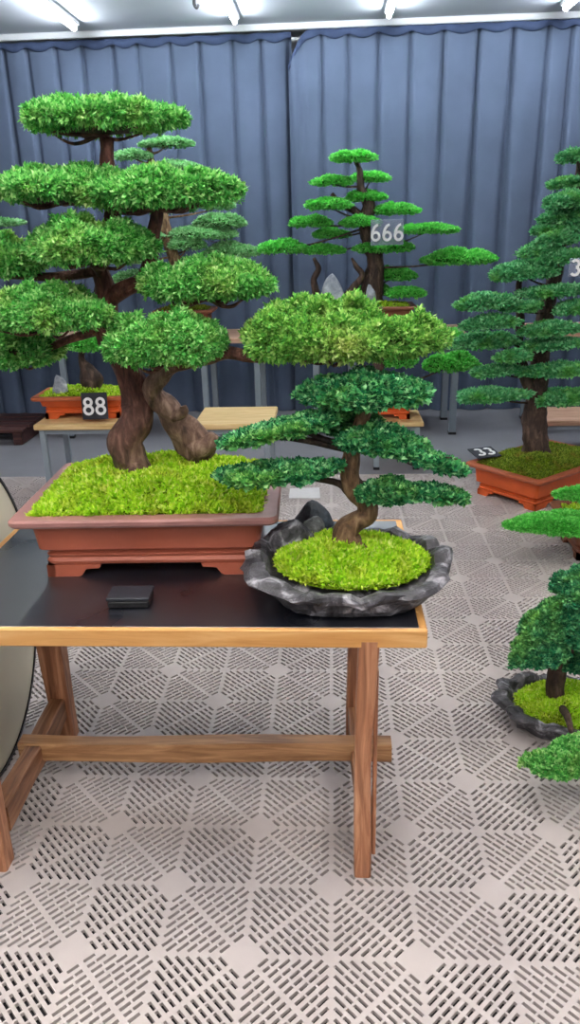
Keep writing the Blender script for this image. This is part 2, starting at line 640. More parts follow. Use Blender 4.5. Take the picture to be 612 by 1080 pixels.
def rrect(hx, hy, r, z, n=5, rot=0, c=(0, 0)):
    P = []
    for sx, sy, a0 in ((1, 1, 0), (-1, 1, PI / 2), (-1, -1, PI), (1, -1, 1.5 * PI)):
        for i in range(n + 1):
            a = a0 + i / n * PI / 2
            P.append((sx * (hx - r) + r * math.cos(a), sy * (hy - r) + r * math.sin(a)))
    P = np.array(P)
    ca, sa = math.cos(rot), math.sin(rot)
    return np.stack([c[0] + P[:, 0] * ca - P[:, 1] * sa, c[1] + P[:, 0] * sa + P[:, 1] * ca, np.full(len(P), z)], 1)


def rect_pot(root, c, hx, hy, h, z0, rot, mat, rimmat, foot=.032, taper=.07, lip=.022):
    """rectangular bonsai pot: tapered body with a base moulding, thick lip, four bracket feet"""
    bx, by = hx - taper, hy - taper
    zf, zr = z0 + foot, z0 + h
    g = G()
    R = lambda dx, z, rr=.02: rrect(bx + dx, by + dx, rr, z, 5, rot, c)
    g.loft([R(0, zf), R(.006, zf + .004), R(.009, zf + .012), R(.004, zf + .019), R(.001, zf + .022), R(.006, zf + .025), R(.008, zf + .03), R(.001, zf + .036),
            R(taper * .16, zf + (h - foot) * .45), R(taper * .34, zf + (h - foot) * .72), R(taper * .5, zr - lip - .002), R(taper * .4, zr - .03), R(taper * .3, zf + .05)], 0, True, True)
    pot = g.build('pot', mat, root)
    g = G()
    Q = lambda dx, z, rr=.025: rrect(hx + dx, hy + dx, rr, z, 5, rot, c)
    g.loft([Q(-taper * .55, zr - lip - .002), Q(-.004, zr - lip), Q(0, zr - lip * .7), Q(0, zr - .005), Q(-.005, zr), Q(-.04, zr), Q(-.044, zr - .006), Q(-.046, zr - .03)], 0, False, False)
    g.build('rim', rimmat, pot, off=parent_loc(root))
    ca, sa = math.cos(rot), math.sin(rot)
    fx, fy = min(.17, hx * .42), min(.12, hy * .42)
    for sx in (-1, 1):
        for sy in (-1, 1):
            g = G()
            # bracket: L-shaped in plan, stepped ogee at the inner ends
            for (lx, ly) in ((fx, .022), (.022, fy)):
                prof = [(0, 0), (1, 0), (1, .0), (.96, .45), (.74, .5), (.66, .95), (.6, 1.0), (0, 1.0)]
                prof = [(0, 1.05), (1, 1.05), (.97, .72), (.72, .66), (.64, .12), (.58, 0), (0, 0)]
                long = lx > ly
                A, B = [], []
                for t, zz in prof:
                    z = z0 + foot * zz
                    e0, e1 = (0, ly) if long else (0, lx)
                    for lst, ww in ((A, e0), (B, e1)):
                        u, w = (t * lx, ww) if long else (ww, t * ly)
                        x, y = sx * (bx + .008 - u), sy * (by + .008 - w)
                        lst.append((c[0] + x * ca - y * sa, c[1] + x * sa + y * ca, z))
                nn = len(prof)
                V = np.array(A + B)
                F = [tuple(range(nn)), tuple(range(2 * nn - 1, nn - 1, -1))] + [(i, (i + 1) % nn, nn + (i + 1) % nn, nn + i) for i in range(nn)]
                g.add(V, F)
            g.build('pot_foot', mat, pot, off=parent_loc(root))
    return pot


def moss_rect(root, c, hx, hy, z, hmax, rot, n, L, mats, seed=0, ell=False, bumps=7, lo=0.0):
    rng = np.random.default_rng(seed)
    B = rng.uniform(-.75, .75, (bumps, 2))
    bh = rng.uniform(.35, 1, bumps)

    def hgt(u, v):
        if ell:
            e = np.clip(1 - (u * u + v * v), 0, 1) ** .5
        else:
            e = (np.clip(1 - np.abs(u) ** 4, 0, 1) * np.clip(1 - np.abs(v) ** 4, 0, 1)) ** .6
        s = sum(bh[i] * np.exp(-((u - B[i, 0]) ** 2 + (v - B[i, 1]) ** 2) / .12) for i in range(bumps))
        return lo + hmax * e * (.35 + .45 * s / 1.3 + .18 * snoise(u * 5, v * 5, seed))
    ca, sa = math.cos(rot), math.sin(rot)

    def W(u, v, z_):
        x, y = u * hx, v * hy
        return np.stack([c[0] + x * ca - y * sa, c[1] + x * sa + y * ca, z_], -1)
    g = G()
    if ell:
        na, rings = 40, []
        a = np.arange(na) / na * 2 * PI
        for q in np.linspace(1, .04, 12):
            u, v = q * np.cos(a), q * np.sin(a)
            rings.append(W(u, v, z + hgt(u, v) - .004))
        g.loft(rings, 1, False, True, True)
    else:
        k = 26
        u, v = np.meshgrid(np.linspace(-1, 1, k), np.linspace(-1, 1, k))
        u, v = u.ravel(), v.ravel()
        F = [(j * k + i, j * k + i + 1, (j + 1) * k + i + 1, (j + 1) * k + i) for j in range(k - 1) for i in range(k - 1)]
        g.add(W(u, v, z + hgt(u, v) - .004), F, 1, True)
    if ell:
        r, a = rng.uniform(0, 1, n) ** .5, rng.uniform(0, 2 * PI, n)
        u, v = r * np.cos(a), r * np.sin(a)
    else:
        u, v = rng.uniform(-.99, .99, (2, n))
    e = .02
    h0 = hgt(u, v)
    P = W(u, v, z + h0)
    gx, gy = (hgt(u + e, v) - h0) / e / hx, (hgt(u, v + e) - h0) / e / hy
    D = np.stack([-gx * ca + gy * sa, -gx * sa - gy * ca, np.ones(n)], 1)
    D = nrm(D) + rng.normal(size=(n, 3)) * .45
    D[:, 2] = np.abs(D[:, 2])
    leaflets(g, P - nrm(D) * L * .3, D, L * rng.uniform(.6, 1.3, n), .22, 4, rng)
    return g.build('moss', mats, root)


def rock(root, c, h, mat, name='rock', seed=0, peak=0.3, parent=None):
    """h = half sizes; faceted, weathered stone"""
    rng = np.random.default_rng(seed)
    nu, nv = 22, 13
    rings = []
    cuts = nrm(rng.normal(size=(14, 3)))
    cd = rng.uniform(.68, .95, 14)
    for j in range(nv):
        ph = -PI / 2 + (j + .5) / nv * PI
        a = np.arange(nu) / nu * 2 * PI
        d = np.stack([np.cos(a) * math.cos(ph), np.sin(a) * math.cos(ph), np.full(nu, math.sin(ph))], 1)
        rr = np.ones(nu)
        dots = d @ cuts.T
        for k in range(14):
            rr = np.where(dots[:, k] > cd[k] * .8, np.minimum(rr, cd[k] / np.maximum(dots[:, k], .2)), rr)
        rr = rr + .05 * snoise(d[:, 0] * 5 + d[:, 2] * 3, d[:, 1] * 5, seed)
        p = d * rr[:, None]
        t = np.clip(p[:, 2], 0, 1)
        p[:, :2] *= (1 - peak * 1.2 * t ** 1.2)[:, None]
        p[:, 2] = np.where(p[:, 2] > 0, p[:, 2] * (1 + peak), np.maximum(p[:, 2], -.55))
        rings.append(p * np.array(h) + np.array(c))
    g = G()
    g.loft(rings, 0, True, True, False)
    return g.build(name, mat, root)


def basin(root, c, hx, hy, h, z0, mat, seed=0, rot=0):
    """irregular tray hollowed from rock"""
    na = 64
    a = np.arange(na) / na * 2 * PI
    n1 = snoise(np.cos(a) * 3, np.sin(a) * 3, seed)
    n2 = snoise(np.cos(a) * 6, np.sin(a) * 6, seed + 1)
    n3 = snoise(np.cos(a) * 9, np.sin(a) * 9, seed + 2)
    sq = (np.abs(np.cos(a)) ** 2.6 + np.abs(np.sin(a)) ** 2.6) ** (-1 / 2.6)
    ca, sa = math.cos(rot), math.sin(rot)
    rings = []
    for t, s, w in ((0, .60, .03), (.06, .7, .05), (.25, .77, .09), (.5, .84, .08), (.68, .97, .07), (.85, 1.03, .09), (.97, 1.0, .08), (1.0, .93, .06), (.96, .86, .05), (.8, .82, .05), (.55, .78, .02)):
        r = s * sq * (1 + w * (n1 * .9 + (n2 if t > .6 else n3) * .9) + .05 * np.sin(a * 15 + t * 17 + seed) * n3 * (t > .05))
        x, y = hx * r * np.cos(a), hy * r * np.sin(a) * (1 + .2 * max(0, .6 - t))
        z = z0 + h * t * (1 + (.2 * n2 + .14 * n3 + .16 * np.cos(2 * a)) * (t > .5)) + (0 if t < .05 else h * .04 * n3)
        rings.append(np.stack([c[0] + x * ca - y * sa, c[1] + x * sa + y * ca, np.maximum(z, z0) + 0 * a], 1))
    g = G()
    g.loft(rings, 0, True, True, False)
    return g.build('rock_tray', mat, root)


def arc(cx, cy, rx, ry, a0, a1, n=22):
    return [(cx + rx * math.cos(math.radians(a0 + (a1 - a0) * i / n)), cy + ry * math.sin(math.radians(a0 + (a1 - a0) * i / n))) for i in range(n + 1)]


GLYPH = {
    '6': [arc(0, -.2, .2, .21, 0, 360), arc(.14, -.2, .34, .6, 180, 92, 12)],
    '8': [arc(0, -.2, .215, .21, 0, 360), arc(0, .21, .18, .18, 0, 360)],
    '3': [arc(-.02, .2, .19, .19, 150, -80), arc(-.02, -.19, .22, .21, 80, -150)],
}


def digits(txt, size, mat, parent, loc, rot, name='numerals', w=.14, bold=0):
    """heavy plain numerals drawn as flat raised strokes"""
    g = G()
    x0 = -(len(txt) - 1) * .32
    for n, ch in enumerate(txt):
        for path in GLYPH[ch]:
            P = np.array(path)
            zo = .012 * (path is not GLYPH[ch][0])
            T = nrm(np.gradient(P, axis=0))
            if np.allclose(P[0], P[-1]):
                T[0] = T[-1] = nrm(P[1] - P[-2])
            Q = np.stack([-T[:, 1], T[:, 0]], 1) * w / 2
            a, b = P + Q, P - Q
            m = len(P)
            V = []
            for e, z in ((a, 0), (b, 0), (a, .03 + zo), (b, .03 + zo)):
                V.append(np.stack([(e[:, 0] + x0 + n * .64) * size, e[:, 1] * size, np.full(m, z * size)], 1))
            F = []
            for k in range(m - 1):
                F += [(2 * m + k, 2 * m + k + 1, 3 * m + k + 1, 3 * m + k), (k, k + 1, 2 * m + k + 1, 2 * m + k), (m + k, 3 * m + k, 3 * m + k + 1, m + k + 1)]
            g.add(np.concatenate(V), F)
    o = g.build(name, mat, parent, off=np.zeros(3))
    o.location = loc
    o.rotation_euler = rot
    return o


# ------------------------------------------------------------------ the setting
def build_floor():
    s, x0, y0 = .2, -.0081, 1.4832
    g = G()
    nb, slot = 16, .46                      # slot bands across a cell, share of slot
    V, F, FW = [], [], []

    def cell(ox, oy, flip, fine):
        def W(t, q, z=0.0):
            u, v = (t + q) / 2, (t - q) / 2
            if flip:
                u = 1 - u
            return (ox + u * s, oy + v * s, z)
        smax = lambda t: min(t, 2 - t)

        def face(pts, z=None):
            n0 = len(V)
            P = [W(*p) for p in pts]
            if flip:
                P = P[::-1]
            V.extend(P)
            F.append(tuple(range(n0, n0 + len(P))))

        bw = 2.0 / nb
        for b in range(nb):
            t0, t1 = b * bw, (b + 1) * bw
            ts0, ts1 = t0 + bw * (1 - slot) / 2, t1 - bw * (1 - slot) / 2
            # solid strips either side of the slot band
            for (p, q) in ((t0, ts0), (ts1, t1)):
                face([(p, -smax(p)), (q, -smax(q)), (q, smax(q)), (p, smax(p))])
            lim = min(smax(ts0), smax(ts1)) - .04
            d0 = .045
            if t0 < .2 or t1 > 1.8:         # plain round boss at the node
                lim = -1
            holes = []
            if lim - d0 > .05:
                nseg = max(1, round((lim - d0) / .2))
                w = (lim - d0) / nseg
                for sg in (-1, 1):
                    for k in range(nseg):
                        a0 = d0 + k * w
                        a1 = a0 + w - (.035 if k < nseg - 1 else 0)
                        holes.append((sg * a0, sg * a1) if sg > 0 else (sg * a1, sg * a0))
                holes.sort()
            cur = None
            edges = [h for hh in holes for h in hh]
            lo = ('b', -1)
            seq = [None] + edges + [None]
            for i in range(0, len(seq), 2):
                A, B = seq[i], seq[i + 1]
                pa = [(ts0, A), (ts1, A)] if A is not None else [(ts0, -smax(ts0)), (ts1, -smax(ts1))]
                pb = [(ts1, B), (ts0, B)] if B is not None else [(ts1, smax(ts1)), (ts0, smax(ts0))]
                face(pa + pb)
            if fine:
                for (h0, h1) in holes:
                    q = [(ts0, h0), (ts1, h0), (ts1, h1), (ts0, h1)]
                    n0 = len(V)
                    V.extend([W(*p) for p in q] + [W(*p, -.0105) for p in q])
                    for i in range(4):
                        j = (i + 1) % 4
                        F.append((n0 + i, n0 + j, n0 + 4 + j, n0 + 4 + i))

    for i in range(-15, 16):
        for j in range(-5, 17):
            cell(x0 + i * s, y0 + j * s, (i + j) % 2 != 0, j < 18)
    g.add(np.array(V), F, 0)
    # orientation does not matter for the shading of an opaque mat; concrete below, darkened as slot shade
    a, b = np.array([-3.6, -.4, -.0125]), np.array([3.4, 7.1, -.0125])
    g.add([(a[0], a[1], a[2]), (b[0], a[1], a[2]), (b[0], b[1], a[2]), (a[0], b[1], a[2])], [(0, 1, 2, 3)], 1)
    yb = y0 + 17 * s
    g.box((-3.6, yb + .002, -.0125), (3.4, 7.1, 0), 2)
    o = g.build('floor', [M['mat'], M['concrete'], M['slab']])
    tag(o, 'grey perforated plastic mats laid over the whole concrete floor', 'floor', kind='structure')


build_floor()
ZC = 2.99
g = G()
g.box((-3.6, -2.2, ZC), (3.4, 7.1, ZC + .06))
tag(g.build('ceiling', M['ceil']), 'plain pale grey ceiling with strip lights', 'ceiling', kind='structure')
g = G()
g.box((-3.6, 7.0, -.02), (3.4, 7.1, ZC))
tag(g.build('wall_back', M['wall']), 'white wall behind the blue curtains', 'wall', kind='structure')
g = G()
g.box((-3.6, 6.72, 2.945), (3.4, 6.80, ZC), 0, .006)
tag(g.build('trim_1', M['white']), 'white curtain pelmet rail under the ceiling', 'trim', kind='structure')


# curtains ------------------------------------------------------------
def curtain(name, X0, X1, seed, label, droop=False, yo=0):
    root = empty(name, ((X0 + X1) / 2, 6.75, 2.9), label, 'curtain', 'blue curtains along the back wall')
    rng = np.random.default_rng(seed)
    nx, nz = int((X1 - X0) / .012), 46
    X = np.linspace(X0, X1, nx)
    # pleat positions
    e = [X0]
    while e[-1] < X1 + .3:
        e.append(e[-1] + rng.uniform(.17, .27))
    e = np.array(e)
    ph = np.interp(X, e, np.arange(len(e)))
    u = ph % 1
    idx = ph.astype(int)
    amp = rng.uniform(.6, 1.25, len(e))[idx]
    wr = rng.uniform(0, 6.28, (len(e), 3))
    rows = []
    for j in range(nz):
        t = j / (nz - 1)
        z = 2.905 - t * 2.90
        sharp = np.exp(-((np.minimum(u, 1 - u)) / (.05 + .13 * t)) ** 2)        # pinched crease between soft bellies
        belly = np.sin(PI * u) ** .8
        y = .04 * sharp * amp - .012 * belly * (1 - .3 * t) + .012 * t * np.sin(ph * 4.1 + 3 * t + wr[idx, 0]) + .01 * snoise(X * 5, t * 3 + 0 * X, seed)
        top = np.zeros(nx)
        if t < .12:
            top = -.018 * np.sin(PI * u) * (1 - t / .12)
        x = X + .012 * t * np.sin(t * 2.2 + wr[idx, 1])
        zz = np.full(nx, z) + top
        if droop:
            k = np.clip((.14 - (X - X0)) / .14, 0, 1)
            zz = zz - k ** 1.4 * .24 * (1 - t) ** 3
            y = y - .05 * k * np.abs(np.sin(ph * 9)) * (1 - t) ** 2
        rows.append(np.stack([x, 6.76 + y + yo, zz], 1))
    V = np.concatenate(rows)
    I = np.arange(nx * nz).reshape(nz, nx)
    F = np.stack([I[:-1, :-1], I[1:, :-1], I[1:, 1:], I[:-1, 1:]], -1).reshape(-1, 4)
    g = G()
    g.add(V, F, 0, True)
    g.build('cloth', M['curtain'], root)
    # gathered heading, sagging between the hooks
    rings = []
    na = 10
    a = np.arange(na) / na * 2 * PI
    step = 3
    for i in range(0, nx, step):
        sag = .022 * math.sin(PI * u[i]) - .006
        if droop:
            sag += max(0, (.14 - (X[i] - X0)) / .14) ** 1.4 * .24
        r = .016 + .012 * math.sin(PI * u[i])
        rings.append(np.stack([np.full(na, X[i]), 6.738 + yo + .6 * r * np.cos(a) + .01 * math.cos(u[i] * 12), 2.912 - sag + r * np.sin(a) * 1.2], 1))
    g = G()
    g.loft(rings, 0, True, True, True)
    g.build('heading', M['curtain_head'], root)
    return root


curtain('curtain', -3.3, -.30, 4, 'blue grey pleated curtain covering the wall behind the large tree on the table')
curtain('curtain', -.325, 2.9, 9, 'blue grey pleated curtain with a drooping top corner behind the tree with sign 666', True, -.06)


# ceiling lights -------------------------------------------------------
LX = (-1.87, -.69, .42, 1.66)
names = ('leftmost', 'second from the left', 'second from the right', 'rightmost')
for r_, y1 in enumerate((6.42, 2.5, .5, -1.5)):  # rows after the first are out of view, added to light the foreground
    for i, x in enumerate(LX):
        if r_ == 0:
            lab = 'lit fluorescent strip light on the ceiling before the curtain, %s' % names[i]
        else:
            lab = 'unseen fluorescent strip light added on the ceiling to light the nearer bonsai'
        root = empty('ceiling_light', (x, y1 - .6, ZC), lab, 'light', 'fluorescent strip lights on the ceiling')
        g = G()
        g.box((x - .035, y1 - 1.22, ZC - .03), (x + .035, y1 + .02, ZC - .0005), 0, .006)
        g.box((x - .02, y1 - 1.22, ZC - .06), (x + .02, y1 - 1.195, ZC - .03), 0, .004)
        g.box((x - .02, y1 - .005, ZC - .06), (x + .02, y1 + .02, ZC - .03), 0, .004)
        g.build('housing', M['white'], root)
        g = G()
        g.tube([(x, y1 - 1.195, ZC - .05), (x, y1 - .005, ZC - .05)], [.015, .015], 10, 0, 2)
        g.build('tube', M['tube' if r_ == 0 else 'tube_warm'], root)
p = on(205, 3, ZC - .02)
g = G()
g.tube([(p[0], p[1], ZC), (p[0], p[1], ZC - .03), (p[0] + .015, p[1], ZC - .05), (p[0] + .03, p[1], ZC - .03)], [.012, .012, .01, .008], 8)
tag(g.build('ceiling_hook', M['black']), 'small dark hook on the ceiling between two strip lights', 'hook')

# ------------------------------------------------------------------ front table
ZT = .72
TX0, TX1, TY0, TY1 = -.965, .208, 1.505, 2.185
tb = empty('trestle_table', ((TX0 + TX1) / 2, 1.85, 0), 'wooden trestle table with black top carrying the two nearest bonsai', 'table')
g = G()
g.box((TX0 + .018, TY0 + .012, ZT - .03), (TX1 - .018, TY1 - .012, ZT), 0, .001)
top = g.build('tabletop', M['tabletop'], tb)
g = G()
g.box((TX0, TY0, ZT - .046), (TX1, TY0 + .014, ZT), 0, .004)
g.box((TX0, TY1 - .014, ZT - .046), (TX1, TY1, ZT), 0, .004)
g.box((TX0, TY0 + .0141, ZT - .046), (TX0 + .02, TY1 - .0141, ZT), 1, .003)
g.box((TX1 - .02, TY0 + .0141, ZT - .046), (TX1, TY1 - .0141, ZT), 1, .003)
g.build('edge_band', [M['edge'], M['edge_y']], tb)


def post(x, y, w, d, lean=0.0, z1=ZT - .03, seed=0):
    g = G()
    rings = []
    for t in np.linspace(0, 1, 9):
        k = 1 + .06 * math.sin(t * 7 + seed) - .08 * (1 - t)
        cx, cy = x + lean * (1 - t) + .004 * math.sin(t * 5 + seed * 2), y + .004 * math.sin(t * 4 + seed)
        rings.append(rrect(w / 2 * k, d / 2 * k, .006, z1 * t, 2, 0, (cx, cy)))
    g.loft(rings, 0, True, True, False)
    return g


LXL, LXR = -.875, .078
post(LXR, 1.535, .044, .05, -.010, seed=1).build('leg', M['leg_wood'], tb)
post(LXR - .012, 2.06, .05, .055, .0, seed=2).build('leg', M['leg_wood'], tb)
post(LXL, 1.535, .05, .06, 0, seed=3).build('leg', M['leg_wood'], tb)
post(LXL - .01, 2.085, .078, .06, 0, seed=4).build('leg', M['leg_wood'], tb)


def beam(p, q, w, h, mat, name, sd):
    g = G()
    p, q = np.array(p, float), np.array(q, float)
    d = q - p
    d /= np.linalg.norm(d)
    sdv = np.cross(d, [0, 0, 1])
    sdv /= np.linalg.norm(sdv)
    up = np.cross(sdv, d)
    rings = []
    for t in np.linspace(0, 1, 11):
        k = 1 + .05 * math.sin(t * 9 + sd)
        c = p + (q - p) * t + up * .004 * math.sin(t * 6 + sd)
        P = rrect(w / 2 * k, h / 2 * k, .005, 0, 2)
        rings.append(c + P[:, :1] * sdv + P[:, 1:2] * up)
    g.loft(rings, 0, True, True, False)
    return g.build(name, mat, tb)


beam((LXL, 1.562, .12), (LXL - .01, 2.057, .12), .05, .075, M['rail_wood'], 'side_rail', 1)
beam((LXR + .002, 1.56, .12), (LXR - .012, 2.033, .12), .045, .06, M['rail_wood'], 'side_rail', 2)
beam((LXL - .05, 1.85, .128), (.165, 1.85, .138), .05, .062, M['beam_wood'], 'stretcher', 3)
g = G()
g.box((LXR + .016, 1.53, .06), (LXR + .026, 1.552, .60), 0, .002)
g.build('leg_batten', M['leg_wood'], tb)

# round board standing on edge at the table's left end
bc, ph, r = np.array([-1.045, 1.953, .489]), 1.642, .489
root = empty('round_tabletop', (bc[0], bc[1], 0), 'round cream board with black rim standing on edge beside the trestle table', 'board')
hx_ = np.array([math.cos(ph), math.sin(ph), 0])
nn_ = np.array([-math.sin(ph), math.cos(ph), 0])
if nn_[0] < 0:
    nn_ = -nn_
uu_ = np.array([0, 0, 1.0]) * math.cos(.03) + nn_ * -.03
uu_ /= np.linalg.norm(uu_)
a = np.arange(72) / 72 * 2 * PI
ring = lambda rr, o: bc + rr * (np.cos(a)[:, None] * hx_ + np.sin(a)[:, None] * uu_) + nn_ * o
g = G()
g.loft([ring(r - .013, -.012), ring(r - .013, .009), ring(r - .03, .0105), ring(.01, .0105)], 0, True, True)
g.build('board_face', M['cream'], root)
g = G()
g.loft([ring(r - .0132, -.014), ring(r - .003, -.014), ring(r, -.009), ring(r, .009), ring(r - .003, .013), ring(r - .0132, .013)], 0, False, False)
g.build('rim', M['black'], root)

# ------------------------------------------------------------------ large bonsai on the table
pc = (-.475, 1.98)
A = empty('potted_bonsai', (pc[0], pc[1], ZT), 'large twisted twin-trunk juniper bonsai in a brown rectangular pot on the black table', 'bonsai')
rect_pot(A, pc, .335, .256, .178, ZT, .03, M['clay'], M['clay_rim'], .032, .072, .02)
moss_rect(A, pc, .293, .216, ZT + .165, .085, .035, 11000, .024, [M['moss'], M['soil']], 5, lo=.004)

tY = 2.05


def T(px, py, y=tY):
    return tuple(at(px, py, y))


mm = mpp(at(140, 400, tY))
g = G()
g.tube([T(152, 512, 2.06), T(146, 500, 2.05), T(136, 480, 2.04), T(133, 464, 2.03), T(142, 446, 2.03), T(146, 428), T(141, 408), T(133, 388), T(121, 370), T(113, 350), T(113, 328), T(110, 300), T(106, 280), T(112, 252), T(119, 225), T(117, 196), T(113, 168), T(114, 146)],
       [mm * x for x in (20, 18, 20, 19.5, 17, 15.5, 14.5, 13.5, 13, 12, 11, 9.5, 8.5, 8, 7.5, 7, 7, 5.5)], 16, 0, 5, .17, 1)
# roots
for (x, y, w) in ((120, 503, 2.02), (166, 505, 2.03), (142, 512, 1.98)):
    g.tube([T(140, 488, 2.03), T((140 + x) / 2, 499, w), T(x, y + 3, w - .01)], [mm * 10, mm * 7, mm * 3], 8, 0, 4, .1, x)
# second leader
g.tube([T(112, 318), T(128, 306, 2.03), T(148, 296, 2.02), T(158, 276, 2.0), T(162, 248, 2.0), T(166, 222, 2.0), T(160, 200, 2.0)], [mm * x for x in (9, 8, 7.5, 7, 6, 5.5, 4)], 12, 0, 5, .14, 7)
g.build('trunk', [M['bark_two']], A)
g = G()
g.tube([T(204, 498, 2.10), T(206, 488, 2.10), T(209, 474, 2.09), T(199, 459, 2.08), T(186, 445, 2.07), T(177, 431, 2.06), T(165, 420, 2.05), T(161, 410, 2.04), T(168, 398, 2.03), T(178, 388, 2.02), T(196, 382, 2.0)],
       [mm * x for x in (15, 14, 19, 18.5, 15.5, 14, 12, 11, 10, 8, 6.5)], 16, 0, 5, .14, 4)
g.tube([T(206, 474, 2.07), T(219, 468, 2.06), T(226, 458, 2.06)], [mm * 15, mm * 12, mm * 6], 12, 0, 5, .16, 5)
g.tube([T(170, 421, 2.06), T(160, 425, 2.06), T(150, 424, 2.06)], [mm * 9, mm * 9, mm * 9], 10, 0, 4, .16, 5)
g.tube([T(183, 440, 2.04), T(194, 434, 2.03), T(193, 428, 2.03)], [mm * 7, mm * 5, mm * 3.5], 8, 0, 4, .16, 6)
tw = g.build('trunk', [M['bark_grey']], A)
tag(tw, 'lower grey twisted second trunk with a stub')

JP = dict(k=7, wid=.23, L=.021, rag=.85, prof=(4, .6), edge=.2, under=.022, la=.9, wild=.4)
big = [  # px box, Y, n, options, branch start
    ((21, 189, 96, 140), 2.05, 6500, dict(ry=.62, seed=1, lumps=26), (113, 165, 2.05)),
    ((-14, 140, 170, 211), 2.0, 6000, dict(ry=.8, seed=2, lumps=22), (117, 215, 2.05)),
    ((84, 240, 172, 217), 1.98, 6500, dict(ry=.7, seed=3, lumps=24), (162, 240, 2.0)),
    ((24, 158, 226, 274), 1.93, 6000, dict(ry=.7, seed=4, lumps=22), (108, 290, 2.05)),
    ((-45, 42, 242, 288), 2.03, 4800, dict(ry=.7, seed=5, lumps=16), (106, 285, 2.05)),
    ((150, 284, 266, 313), 1.95, 6000, dict(ry=.7, seed=6, lumps=22), (152, 295, 2.02)),
    ((-30, 122, 293, 346), 1.92, 6500, dict(ry=.75, seed=7, lumps=22), (113, 330, 2.05)),
    ((-40, 72, 330, 385), 2.1, 4500, dict(ry=.7, seed=8, lumps=14), (113, 345, 2.05)),
    ((112, 242, 321, 383), 1.86, 6500, dict(ry=.7, seed=9, lumps=22), (125, 366, 2.04)),
]
for px, Y, n, kw, st in big:
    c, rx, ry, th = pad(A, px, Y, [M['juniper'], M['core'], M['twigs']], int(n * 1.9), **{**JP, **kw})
    s0 = np.array(T(*st))
    md = (s0 * .55 + c * .45) + np.array([0, 0, -.018 * (kw['seed'] % 2) + .006])
    limb(A, [s0, md, c + np.array([0, 0, -.004])], [mm * 5.5, mm * 4.5, mm * 3], M['bark_red'], seed=kw['seed'], fork=(c, rx, ry, 12))
px = (247, 457, 306, 380)
c, rx, ry, th = pad(A, px, 1.84, [M['juniper_low'], M['core'], M['twigs']], 19000, ry=.6, seed=10, lumps=38, **JP)
limb(A, [T(188, 384, 2.0), T(215, 378, 1.97), T(240, 372, 1.93), T(272, 377, 1.9), T(310, 372, 1.86), c + np.array([.03, 0, 0])],
     [mm * x for x in (8, 7.5, 6.5, 5.5, 4.5, 3)], M['bark_red'], seed=10, fork=(c, rx, ry, 10))

# ------------------------------------------------------------------ bonsai in the rock tray
bc2 = (.04, 1.712)
C = empty('potted_bonsai', (bc2[0], bc2[1], ZT), 'small-leaved bonsai leaning in a rough dark rock tray at the right end of the table', 'bonsai')
basin(C, bc2, .246, .205, .09, ZT, M['basin'], 3, .0)
moss_rect(C, (.045, 1.722), .182, .148, ZT + .062, .065, 0, 6500, .024, [M['moss'], M['soil']], 8, True, 6, lo=.006)
p = at(307, 576, 1.80)
rock(C, (p[0] + .005, 1.80, ZT + .095), (.062, .05, .055), M['basin'], 'rock', 4, .15)
p = at(333, 563, 1.84)
rock(C, (p[0] - .005, 1.86, ZT + .1), (.03, .03, .035), M['grey_rock'], 'rock', 9, .1)
tc = 1.745
mc = mpp(at(370, 500, tc))
U = lambda x, y, yy=tc: tuple(at(x, y, yy))
g = G()
g.tube([U(364, 588), U(366, 573), U(366, 560), U(376, 550), U(388, 542), U(387, 530), U(375, 518), U(369, 502), U(370, 486), U(374, 466), U(380, 448), U(386, 432), U(389, 418)],
       [mc * x for x in (21, 18, 14.5, 12, 11.5, 10.5, 10, 9.5, 9.5, 8.5, 8, 7, 5)], 16, 0, 5, .15, 2)
g.tube([U(358, 572, 1.73), U(345, 582, 1.71), U(338, 592, 1.70)], [mc * 9, mc * 7, mc * 3], 8, 0, 4, .15, 3)
g.tube([U(372, 572, 1.73), U(386, 583, 1.70), U(392, 592, 1.69)], [mc * 9, mc * 7, mc * 3], 8, 0, 4, .15, 5)
g.build('trunk', [M['bark_tan']], C)
SL = dict(k=5, wid=.4, L=.026, core=.6)
cen = [
    ((318, 458, 386, 434), 1.76, 6000, dict(ry=.62, seed=21, lumps=12), [(386, 436)], 4),
    ((258, 366, 428, 468), 1.74, 3600, dict(ry=.6, seed=22, lumps=8, slant=.22), [(372, 470)], 4),
    ((230, 305, 446, 474), 1.71, 1900, dict(ry=.6, seed=28, lumps=6, slant=.2), [(369, 474), (310, 462)], 3),
    ((356, 446, 438, 486), 1.72, 3600, dict(ry=.7, seed=23, lumps=9, slant=-.1), [(378, 462)], 4),
    ((404, 496, 462, 506), 1.68, 2000, dict(ry=.42, seed=24, lumps=7, slant=-.34), [(380, 466), (430, 476)], 3),
    ((222, 362, 480, 515), 1.70, 3800, dict(ry=.45, seed=25, lumps=10, slant=.08), [(369, 520), (352, 508)], 4),
    ((378, 440, 499, 534), 1.72, 2600, dict(ry=.7, seed=26, lumps=7), [(372, 504)], 4),
    ((415, 495, 508, 532), 1.68, 1700, dict(ry=.42, seed=27, lumps=6, slant=-.12), [(374, 510), (420, 516)], 3),
    ((342, 402, 424, 462), 1.82, 1900, dict(ry=.7, seed=29, lumps=6), [(380, 446)], 4),
]
for px, Y, n, kw, st, fk in cen:
    c, rx, ry, th = pad(C, px, Y, [M['small_leaf'], M['core']], int(n * .55), **{**SL, **kw}, rag=.6)
    pts = [np.array(U(*q)) for q in st] + [c]
    if len(pts) == 2:
        pts.insert(1, (pts[0] + pts[1]) / 2 + np.array([0, 0, -.008]))
    limb(C, pts, [mc * 4.5, mc * 3.6, mc * 2.2], M['bark_dark'], seed=kw['seed'], fork=(c, rx, ry, 6))

